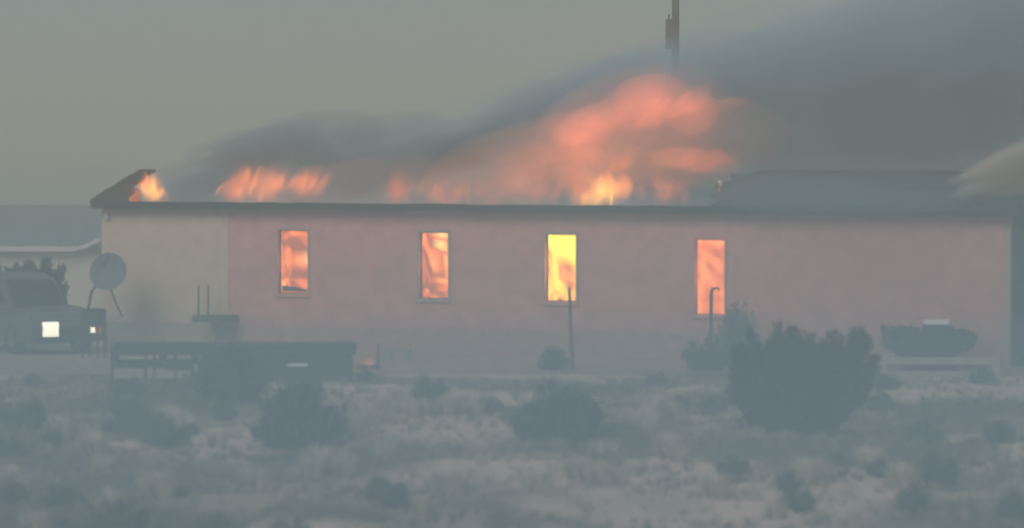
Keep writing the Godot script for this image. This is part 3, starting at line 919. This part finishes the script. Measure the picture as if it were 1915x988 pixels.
func vehicles() -> void:
	# car at the left with its lamps on, nose to the right and towards the viewer
	var t := thing("parked_car", "grey car with lit headlamps at the left of the house", "car", Vector3(-9.26, 0.0, -102.0), 36.0)
	# own axes: nose towards +z, x across
	var prof := PackedVector2Array([Vector2(0.0, 0.30), Vector2(0.02, 0.62), Vector2(-0.12, 0.86), Vector2(-1.15, 0.98), Vector2(-2.75, 1.02), Vector2(-4.35, 1.0), Vector2(-4.5, 0.85), Vector2(-4.5, 0.35), Vector2(-4.3, 0.26), Vector2(-0.2, 0.24)])
	var turn := Transform3D(Basis(Vector3(0, 0, 1), Vector3(0, 1, 0), Vector3(-1, 0, 0)), Vector3.ZERO)
	var st := mb()
	prism(st, prof, -0.82, 0.82, turn)
	var inner := PackedVector2Array()
	for p in prof: inner.append(Vector2(p.x * 0.97 - 0.06, 0.32 + (p.y - 0.3) * 0.88))
	prism(st, inner, -0.90, 0.90, turn)
	put("body", st, M.car, t)
	st = mb()
	prism(st, PackedVector2Array([Vector2(-1.2, 0.97), Vector2(-1.85, 1.55), Vector2(-2.3, 1.66), Vector2(-3.7, 1.64), Vector2(-4.4, 1.0)]), -0.68, 0.68, turn)
	put("cabin", st, M.car, t)
	st = mb()
	quad(st, Vector3(-0.62, 1.01, -1.20), Vector3(-0.56, 1.53, -1.78), Vector3(0.56, 1.53, -1.78), Vector3(0.62, 1.01, -1.20))
	put("windscreen", st, M.glass, t)
	for s in [-1, 1]:
		st = mb()
		prism(st, PackedVector2Array([Vector2(-1.55, 1.06), Vector2(-1.95, 1.5), Vector2(-3.55, 1.54), Vector2(-4.0, 1.08)]), s * 0.683 - 0.004, s * 0.683 + 0.004, turn)
		put("side_window", st, M.glass, t)
	st = mb()
	box(st, Vector3(-0.5, 0.42, -0.02), Vector3(0.5, 0.56, 0.035))
	put("grille", st, M.tyre, t)
	st = mb()
	box(st, Vector3(-0.88, 0.28, -0.16), Vector3(0.88, 0.40, 0.07), Transform3D(), 0.03)
	put("bumper", st, M.dark_metal, t)
	for s in [-1, 1]:
		for wz in [-0.95, -3.6]:
			st = mb()
			var wt := Transform3D(Basis(Vector3(0, 1, 0), Vector3(1, 0, 0), Vector3(0, 0, 1)), Vector3(s * 0.80, 0.32, wz))
			lathe(st, [[0.19, -0.1], [0.30, -0.11], [0.33, -0.08], [0.33, 0.08], [0.30, 0.11], [0.19, 0.1]], wt, 20)
			var wl := put("wheel", st, M.tyre, t)
			st = mb()
			lathe(st, [[0.0, -0.09], [0.19, -0.08], [0.19, 0.08], [0.0, 0.09]], wt, 14)
			put("rim", st, M.metal, wl)
	for s in [-1, 1]:
		st = mb()
		var hw := 0.19 if s < 0 else 0.075
		box(st, Vector3(s * 0.50 - hw, 0.52 - hw * 0.95, -0.04), Vector3(s * 0.50 + hw, 0.52 + hw * 0.95, 0.05), Transform3D(), 0.2)
		var hl := put("headlight", st, M.lamp, t)
		if s > 0:
			st = mb()
			box(st, Vector3(0.60, 0.44, -0.04), Vector3(0.74, 0.60, 0.045), Transform3D(), 0.02)
			tag(put("turn_signal", st, M.signal, t), "red amber marker lamp")
		var l := SpotLight3D.new()
		l.name = "headlamp_beam"
		l.light_color = Color(1, 0.97, 0.88)
		l.light_energy = 1.5
		l.spot_range = 80.0
		l.spot_angle = 28.0
		l.spot_attenuation = 2.0
		l.shadow_enabled = true
		l.light_size = 0.1
		t.add_child(l, true)
		l.position = Vector3(s * 0.50, 0.52, 0.14)
		l.rotation_degrees = Vector3(-4, 180, 0)
	# flatbed trailer in front of the left part of the house
	t = thing("flatbed_trailer", "low dark flatbed trailer standing before the house", "trailer", Vector3(-7.5, 0, -91.0), 1.0)
	for i in 4:
		st = mb()
		box(st, Vector3(0.0, 0.64, -0.25 - 0.42 * i), Vector3(4.57, 0.71 + 0.004 * (i % 2), 0.15 - 0.42 * i), Transform3D(), 0.01)
		put("deck_board", st, M.dark_metal, t)
	for z in [0.14, -1.5]:
		st = mb()
		box(st, Vector3(0.0, 0.55, z), Vector3(4.57, 0.64, z + 0.05))
		put("side_beam", st, M.dark_metal, t)
		st = mb()
		box(st, Vector3(0.0, 0.30, z), Vector3(1.55, 0.38, z + 0.05))
		put("lower_beam", st, M.dark_metal, t)
	for xx in [0.0, 0.9, 1.5, 2.2, 3.2, 4.2]:
		st = mb()
		box(st, Vector3(xx, 0.38, -1.45), Vector3(xx + 0.06, 0.55, 0.14))
		put("cross_beam", st, M.dark_metal, t)
	st = mb()
	box(st, Vector3(0.02, 0.10, 0.16), Vector3(1.52, 0.25, 0.22), Transform3D(), 0.01)
	put("lower_rail", st, M.rail, t)
	for xx in [0.0, 0.62, 0.78, 1.18, 1.50]:
		st = mb()
		box(st, Vector3(xx, 0.0, 0.19), Vector3(xx + 0.05, 0.64, 0.225))
		put("stake", st, M.dark_metal, t)
	for z in [0.2, -1.5]:
		for xx in [1.95, 2.65]:
			st = mb()
			var wt := Transform3D(Basis(Vector3(1, 0, 0), Vector3(0, 0, 1), Vector3(0, -1, 0)), Vector3(xx, 0.33, z))
			lathe(st, [[0.0, -0.08], [0.29, -0.09], [0.33, -0.06], [0.33, 0.06], [0.29, 0.09], [0.17, 0.08], [0.0, 0.05]], wt, 20)
			put("wheel", st, M.tyre, t)
	st = mb()
	box(st, Vector3(2.9, 0.02, -1.2), Vector3(4.5, 0.54, 0.10), Transform3D(), 0.02)
	put("tool_chest", st, M.dark_metal, t)
	st = mb()
	box(st, Vector3(3.30, 0.32, 0.105), Vector3(3.68, 0.38, 0.14), Transform3D(), 0.008)
	put("handle_bar", st, M.white, t)

# ---------------------------------------------------------------- things in the yard

func yard() -> void:
	# satellite dish on a bent mast at the left corner
	var c := spot(204, 510, 103.6)
	var t := thing("satellite_dish", "grey satellite dish on a mast at the left corner of the house", "satellite dish", Vector3(c.x, 0, c.z), 0.0)
	var face := Transform3D(Basis.looking_at(Vector3(0.25, -0.28, -1.0).normalized(), Vector3.UP) * Basis(Vector3(1, 0, 0), Vector3(0, 0, 1), Vector3(0, -1, 0)), Vector3(0, c.y, 0))
	var st := mb()
	var prof := []
	for i in 9: prof.append([0.41 * i / 8.0, 0.11 * (i / 8.0) * (i / 8.0)])
	for i in 9: prof.append([0.41 * (8 - i) / 8.0 + 0.001, 0.11 * ((8 - i) / 8.0) * ((8 - i) / 8.0) - 0.015])
	lathe(st, prof, face, 28)
	put("reflector", st, M.dish, t)
	st = mb()
	var b := Vector3(0, c.y, -0.06)
	tube(st, [b, b + Vector3(-0.2, -0.15, -0.05), b + Vector3(-0.40, -0.42, -0.05), Vector3(-0.46, 0.9, -0.1), Vector3(-0.46, 0.0, -0.1)], [0.035, 0.03, 0.028, 0.028, 0.03], 8)
	put("mast", st, M.dark_metal, t)
	st = mb()
	tube(st, [b + Vector3(0, -0.25, 0), b + Vector3(0.1, -0.6, 0), b + Vector3(0.24, -0.95, -0.25)], [0.022, 0.02, 0.02], 6)
	put("brace", st, M.dark_metal, t)
	st = mb()
	tube(st, [face * Vector3(0, 0.02, -0.36), face * Vector3(0, 0.42, -0.1)], [0.012, 0.012], 6)
	box(st, face * Vector3(0, 0.42, -0.08) - Vector3(0.04, 0.04, 0.04), face * Vector3(0, 0.42, -0.08) + Vector3(0.04, 0.04, 0.04))
	put("receiver_arm", st, M.dark_metal, t)
	# boxy cooler on a stand beside the corner
	var a := spot(174, 610, 100.5)
	t = thing("cooling_unit", "dark boxy cooling unit on a stand below the satellite dish", "air conditioner", Vector3(a.x, 0.15, a.z), -20.0)
	st = mb()
	box(st, Vector3(-0.2, 0.5, -0.2), Vector3(0.2, 0.88, 0.2), Transform3D(), 0.02)
	put("housing", st, M.dark_metal, t)
	for i in 5:
		st = mb()
		box(st, Vector3(-0.16, 0.56 + i * 0.06, 0.2), Vector3(0.16, 0.58 + i * 0.06, 0.215))
		put("slat", st, M.dark_metal, t)
	for q in [[-0.17, -0.17], [0.17, -0.17], [-0.17, 0.17], [0.17, 0.17]]:
		st = mb()
		box(st, Vector3(q[0] - 0.014, -0.15, q[1] - 0.014), Vector3(q[0] + 0.014, 0.5, q[1] + 0.014))
		put("stand_leg", st, M.dark_metal, t)
	# posts in front of the wall
	a = spot(1066, 690, 95.5)
	t = thing("fence_post", "thin leaning post in front of the yellow window", "post", Vector3(a.x, 0, a.z))
	st = mb()
	tube(st, [Vector3(0.06, -0.1, 0), Vector3(0.02, 0.8, 0), Vector3(-0.01, 1.64, 0)], [0.04, 0.036, 0.03], 7)
	put("shaft", st, M.wood, t)
	a = spot(1330, 690, 95.0)
	t = thing("fence_post", "thin post with a short arm in front of the fourth window", "post", Vector3(a.x, 0, a.z))
	st = mb()
	tube(st, [Vector3(0, -0.1, 0), Vector3(0, 0.9, 0), Vector3(0.01, 1.58, 0), Vector3(0.05, 1.66, 0)], [0.04, 0.04, 0.035, 0.03], 7)
	put("shaft", st, M.wood, t)
	st = mb()
	tube(st, [Vector3(0.03, 1.62, 0), Vector3(0.13, 1.66, 0), Vector3(0.17, 1.60, 0)], [0.026, 0.024, 0.02], 7)
	put("crosspiece", st, M.wood, t)
	a = spot(706, 690, 95.5)
	t = thing("fence_post", "short thin post beside the small ground fire", "post", Vector3(a.x, 0, a.z))
	st = mb()
	tube(st, [Vector3(0, -0.1, 0), Vector3(0.01, 0.55, 0)], [0.025, 0.022], 6)
	put("shaft", st, M.wood, t)
	# pale board lying on blocks
	a = spot(743, 655, 99.5)
	t = thing("pale_board", "pale board lying on blocks at the foot of the wall", "board", Vector3(a.x, 0, a.z), -12.0)
	st = mb()
	box(st, Vector3(-0.29, 0.2, -0.1), Vector3(0.29, 0.25, 0.1), Transform3D(), 0.01)
	put("board", st, M.pale_wood, t)
	for s in [-0.2, 0.2]:
		st = mb()
		box(st, Vector3(s - 0.06, 0, -0.08), Vector3(s + 0.06, 0.2, 0.08), Transform3D(), 0.01)
		put("block", st, M.concrete, t)
	# low two-rail edging at the right with an end post
	var r0 := spot(1625, 700, 93.0)
	var r1 := spot(1866, 700, 93.0)
	t = thing("low_rail", "low pale two-rail edging before the right end of the house", "railing", Vector3(r0.x, 0, r0.z), 0.0)
	var w := r1.x - r0.x
	for y in [[-0.02, 0.12], [0.25, 0.39]]:
		st = mb()
		box(st, Vector3(0, y[0], -0.06), Vector3(w - 0.1, y[1], 0.03), Transform3D(), 0.012)
		put("rail", st, M.rail, t)
	st = mb()
	box(st, Vector3(w - 0.1, -0.1, -0.1), Vector3(w + 0.06, 0.44, 0.07), Transform3D(), 0.015)
	put("end_post", st, M.rail, t)
	for s in [0.1, 1.2]:
		st = mb()
		box(st, Vector3(s, -0.1, -0.14), Vector3(s + 0.1, 0.38, -0.06))
		put("post", st, M.wood, t)
	# marker stake and a unit with a white lid behind the flat-topped shrub
	a = spot(1655, 690, 95.5)
	t = thing("marker_stake", "short white stake left of the flat-topped shrub", "stake", Vector3(a.x, 0, a.z))
	st = mb()
	box(st, Vector3(-0.035, -0.1, -0.02), Vector3(0.035, 0.33, 0.02), Transform3D(), 0.008)
	put("shaft", st, M.trim, t)
	st = mb()
	prism(st, PackedVector2Array([Vector2(-0.035, 0.33), Vector2(0.035, 0.33), Vector2(0, 0.38)]), -0.02, 0.02)
	put("tip", st, M.trim, t)
	a = spot(1760, 690, 97.2)
	t = thing("cooling_unit", "unit with a white lid behind the flat-topped shrub", "air conditioner", Vector3(a.x, 0, a.z), -25.0)
	st = mb()
	box(st, Vector3(-0.30, 0.0, -0.25), Vector3(0.30, 0.84, 0.25), Transform3D(), 0.02)
	put("housing", st, M.dark_metal, t)
	st = mb()
	box(st, Vector3(-0.28, 0.84, -0.27), Vector3(0.28, 0.94, 0.27), Transform3D(), 0.02)
	put("lid", st, M.white, t)

# ---------------------------------------------------------------- plants

func plants() -> void:
	var jd := Color(0.022, 0.032, 0.026)
	var jl := Color(0.045, 0.06, 0.048)
	var gd := Color(0.065, 0.08, 0.078)
	var gl := Color(0.125, 0.145, 0.135)
	# the big spiky juniper at the right
	var d := 76.0
	var shoots := dome_shoots(90, 1.12, 1.55, 0.9, 21, 0.2)
	var r := RandomNumberGenerator.new()
	r.seed = 3
	for i in 34:
		var x := r.randf_range(-1.15, 1.18)
		shoots.append([Vector3(x * 0.8, 0.5, r.randf_range(-0.4, 0.4)), Vector3(x + r.randf_range(-0.06, 0.1), r.randf_range(1.35, 1.9) - absf(x) * 0.25, r.randf_range(-0.4, 0.4))])
	plant("juniper_bush", "big dark juniper bush with spiky top at the right", "bush", on_land(1492, d), shoots, 190, 0.05, 0.13, jd, jl, 31)
	# rounded bushes at the left and in the middle
	plant("round_bush", "dark round bush in front of the trailer's middle", "bush", on_land(432, 84.0), dome_shoots(70, 0.66, 0.98, 0.6, 22, 0.15), 130, 0.05, 0.13, gd, gl, 32)
	plant("round_bush", "dark round bush below the trailer's right end, nearer the viewer", "bush", on_land(562, 75.0), dome_shoots(60, 0.74, 0.95, 0.65, 23, 0.25), 110, 0.05, 0.14, gd, gl, 33)
	plant("round_bush", "broad low grey bush in the middle of the foreground", "bush", on_land(1048, 75.0), dome_shoots(50, 0.86, 0.9, 0.7, 24, 0.4), 90, 0.05, 0.16, gd, gl, 34)
	# by the house
	plant("wall_shrub", "dark shrub against the wall right of the fourth window", "shrub", Vector3(spot(1378, 640, 97.4).x, 0, -97.4), dome_shoots(40, 0.5, 1.2, 0.3, 25, 0.35), 80, 0.04, 0.12, gd, gl, 35)
	var hedge := []
	for i in 110:
		var x := r.randf_range(-0.92, 0.92)
		var low := 0.0 if absf(x) < 0.62 else 0.42
		hedge.append([Vector3(x * 0.8, low, r.randf_range(-0.3, 0.3)), Vector3(x, r.randf_range(0.70, 0.86) - 0.12 * smoothstep(0.5, 0.92, x), r.randf_range(-0.35, 0.35))])
	plant("wall_shrub", "flat-topped dark shrub before the right part of the wall", "shrub", Vector3(spot(1738, 640, 95.6).x, 0, -95.6), hedge, 90, 0.045, 0.07, jd, jl, 36)
	plant("wall_shrub", "small dark shrub left of the post under the yellow window", "shrub", Vector3(spot(1035, 690, 95.8).x, 0, -95.8), dome_shoots(24, 0.32, 0.42, 0.25, 27, 0.4), 60, 0.04, 0.09, gd, gl, 37)
	plant("wall_shrub", "dark bare shrub just left of the big juniper", "shrub", Vector3(spot(1318, 690, 95.2).x, 0, -95.2), dome_shoots(26, 0.5, 0.7, 0.3, 28, 0.3), 70, 0.04, 0.09, jd, jl, 38)
	# dark trees beside the car, before the neighbour's house
	var td := 112.0
	for q in [[16, 496, 41, "dark ragged tree at the left edge of the view"], [82, 494, 42, "dark ragged tree between the left edge and the neighbour's wall"]]:
		var at := on_land(q[0], td)
		var top: float = 5.0 - (q[1] - 218.0) / 9100.0 * td - at.y
		var sh := []
		var rr := RandomNumberGenerator.new()
		rr.seed = q[2]
		for i in 60:
			var w := rr.randf() * TAU
			var e := sqrt(rr.randf()) * 0.55
			var hh: float = rr.randf_range(0.45, 1.06) * top
			sh.append([Vector3(cos(w) * e * 0.3, hh * 0.45, sin(w) * e * 0.3), Vector3(cos(w) * e, hh, sin(w) * e)])
		var t := thing("small_tree", q[3], "tree", at)
		put("crown", foliage(sh, 130, 0.06, 0.14, jd, jl, q[2]), M.leaf, t)
		var st := mb()
		tube(st, [Vector3(0, -0.1, 0), Vector3(0.04, top * 0.4, 0), Vector3(0, top * 0.8, 0)], [0.09, 0.07, 0.03], 7)
		put("trunk", st, M.bark, t)
	# sagebrush scattered over the foreground
	var sd := Color(0.10, 0.115, 0.11)
	var sl := Color(0.20, 0.215, 0.20)
	var kinds := []
	for i in 4:
		var sh := dome_shoots(34, 0.42 + 0.06 * i, 0.44 + 0.05 * (i % 2), 0.42, 50 + i, 0.3)
		kinds.append([foliage(sh, 60, 0.034, 0.08, sd, sl, 60 + i), stems(sh.slice(0, 10), 0.014)])
	var dry := []
	for i in 3:
		dry.append(tuft(150, 0.34, 80 + i))
	var proto := []
	for k in kinds:
		k[0].generate_normals(); k[1].generate_normals()
		proto.append([k[0].commit(), k[1].commit()])
	rng.seed = 99
	var made := 0
	while made < 60:
		var dd := rng.randf_range(56.0, 92.0)
		var px := rng.randf_range(-60, 1975)
		# patches
		if noise.get_noise_2d(px * 0.12, dd * 4.0) < -0.06 and rng.randf() < 0.8: continue
		var at := on_land(px, dd)
		var t := thing("sagebrush", "low grey green sagebrush " + place_words(px, dd), "sagebrush", at, rng.randf() * 360.0, "sagebrush over the foreground")
		t.scale = Vector3.ONE * rng.randf_range(0.4, 0.95)
		var p: Array = proto[made % 4]
		for j in 2:
			var o := MeshInstance3D.new()
			o.name = ["foliage", "stem"][j]
			o.mesh = p[j]
			o.material_override = M.leaf if j == 0 else M.bark
			t.add_child(o, true)
		made += 1
	# clumps of bleached grass
	var tm := []
	for s in dry:
		s.generate_normals()
		tm.append(s.commit())
	var spots := [[300, 772], [318, 768], [335, 775], [348, 790], [128, 812], [405, 812], [655, 780], [672, 788], [690, 776], [715, 778], [760, 782], [792, 780], [845, 776], [888, 775], [660, 795],
		[640, 865], [820, 828], [715, 845], [818, 892], [848, 890], [895, 850], [1215, 782], [1235, 776], [1258, 774], [1282, 778], [1212, 800], [1362, 784], [1385, 784], [1330, 808], [1262, 862], [1250, 860], [1135, 842],
		[22, 872], [180, 845], [195, 870], [290, 925], [220, 955], [470, 890], [60, 975], [1340, 925], [1460, 945], [1540, 900], [1520, 910], [1640, 860], [560, 880], [600, 862], [1090, 885], [1120, 910], [790, 950], [1010, 905], [1700, 905]]
	for q in spots:
		var dd: float = 5.0 * 9100.0 / (q[1] + 18.0 - 218.0)
		for j in 2:
			var at := on_land(q[0] + rng.randf_range(-14, 14), dd + rng.randf_range(-0.6, 0.6))
			var t := thing("dry_grass_clump", "pale bleached grass clump " + place_words(q[0], dd), "grass clump", at, rng.randf() * 360.0, "bleached grass clumps")
			t.scale = Vector3.ONE * rng.randf_range(0.6, 1.2)
			var o := MeshInstance3D.new()
			o.name = "blades"
			o.mesh = tm[rng.randi() % 3]
			o.material_override = M.leaf
			t.add_child(o, true)
	# thin dry grass everywhere between
	var mm := MultiMesh.new()
	mm.transform_format = MultiMesh.TRANSFORM_3D
	mm.use_colors = true
	var gt := tuft(10, 0.16, 90, true)
	gt.generate_normals()
	mm.mesh = gt.commit()
	mm.instance_count = 4800
	for i in 4800:
		var dd := rng.randf_range(54.0, 92.5)
		var x := rng.randf_range(-0.12, 0.12) * dd
		var s := rng.randf_range(0.5, 1.3)
		mm.set_instance_transform(i, Transform3D(Basis(Vector3.UP, rng.randf() * TAU).scaled(Vector3(s, s, s)), Vector3(x, land(x, -dd), -dd)))
		var v := clampf(0.5 + noise.get_noise_2d(x * 9.0, dd * 9.0) * 1.2, 0, 1)
		var c := Color(0.17, 0.15, 0.13).lerp(Color(0.60, 0.47, 0.38), v)
		mm.set_instance_color(i, c)
	var g := MultiMeshInstance3D.new()
	g.name = "dry_grass"
	g.multimesh = mm
	g.material_override = M.leaf
	add_child(g, true)
	tag(g, "thin dry grass between the sagebrush", "grass", "", "stuff")

# where on the foreground slope something stands, by what can be found there
func place_words(px: float, d: float) -> String:
	var across := "at the far right"
	for q in [[350.0, "at the far left"], [700.0, "below the trailer"], [930.0, "below the second window"], [1180.0, "below the yellow window"], [1400.0, "left of the big juniper"], [1620.0, "below the big juniper"]]:
		if px < q[0]:
			across = q[1]
			break
	return across + (", near the bottom edge" if d < 66.0 else (", midway down the slope" if d < 78.0 else ", close to the dirt drive"))

func tuft(n: int, tall: float, seed_: int, white := false) -> SurfaceTool:
	var st := mb()
	var r := RandomNumberGenerator.new()
	r.seed = seed_
	for i in n:
		var w := r.randf() * TAU
		var e := sqrt(r.randf()) * tall * 0.5
		var base := Vector3(cos(w) * e * 0.6, -0.02, sin(w) * e * 0.6)
		var lean := Vector3(cos(w), 0, sin(w)) * r.randf_range(0.1, 0.7) * tall
		var h := tall * r.randf_range(0.6, 1.2)
		var side := Vector3(-sin(w + 0.7), 0, cos(w + 0.7)) * 0.012
		var c := Color(0.48, 0.40, 0.33).lerp(Color(0.80, 0.68, 0.57), r.randf())
		if white: c = Color(1, 1, 1).darkened(r.randf() * 0.3)
		st.set_color(c)
		var m := base + lean * 0.4 + Vector3(0, h * 0.6, 0)
		tri(st, base - side, m + side * 0.7, base + side)
		tri(st, base - side, m - side * 0.7, m + side * 0.7)
		tri(st, m - side * 0.7, base + lean + Vector3(0, h, 0), m + side * 0.7)
	return st
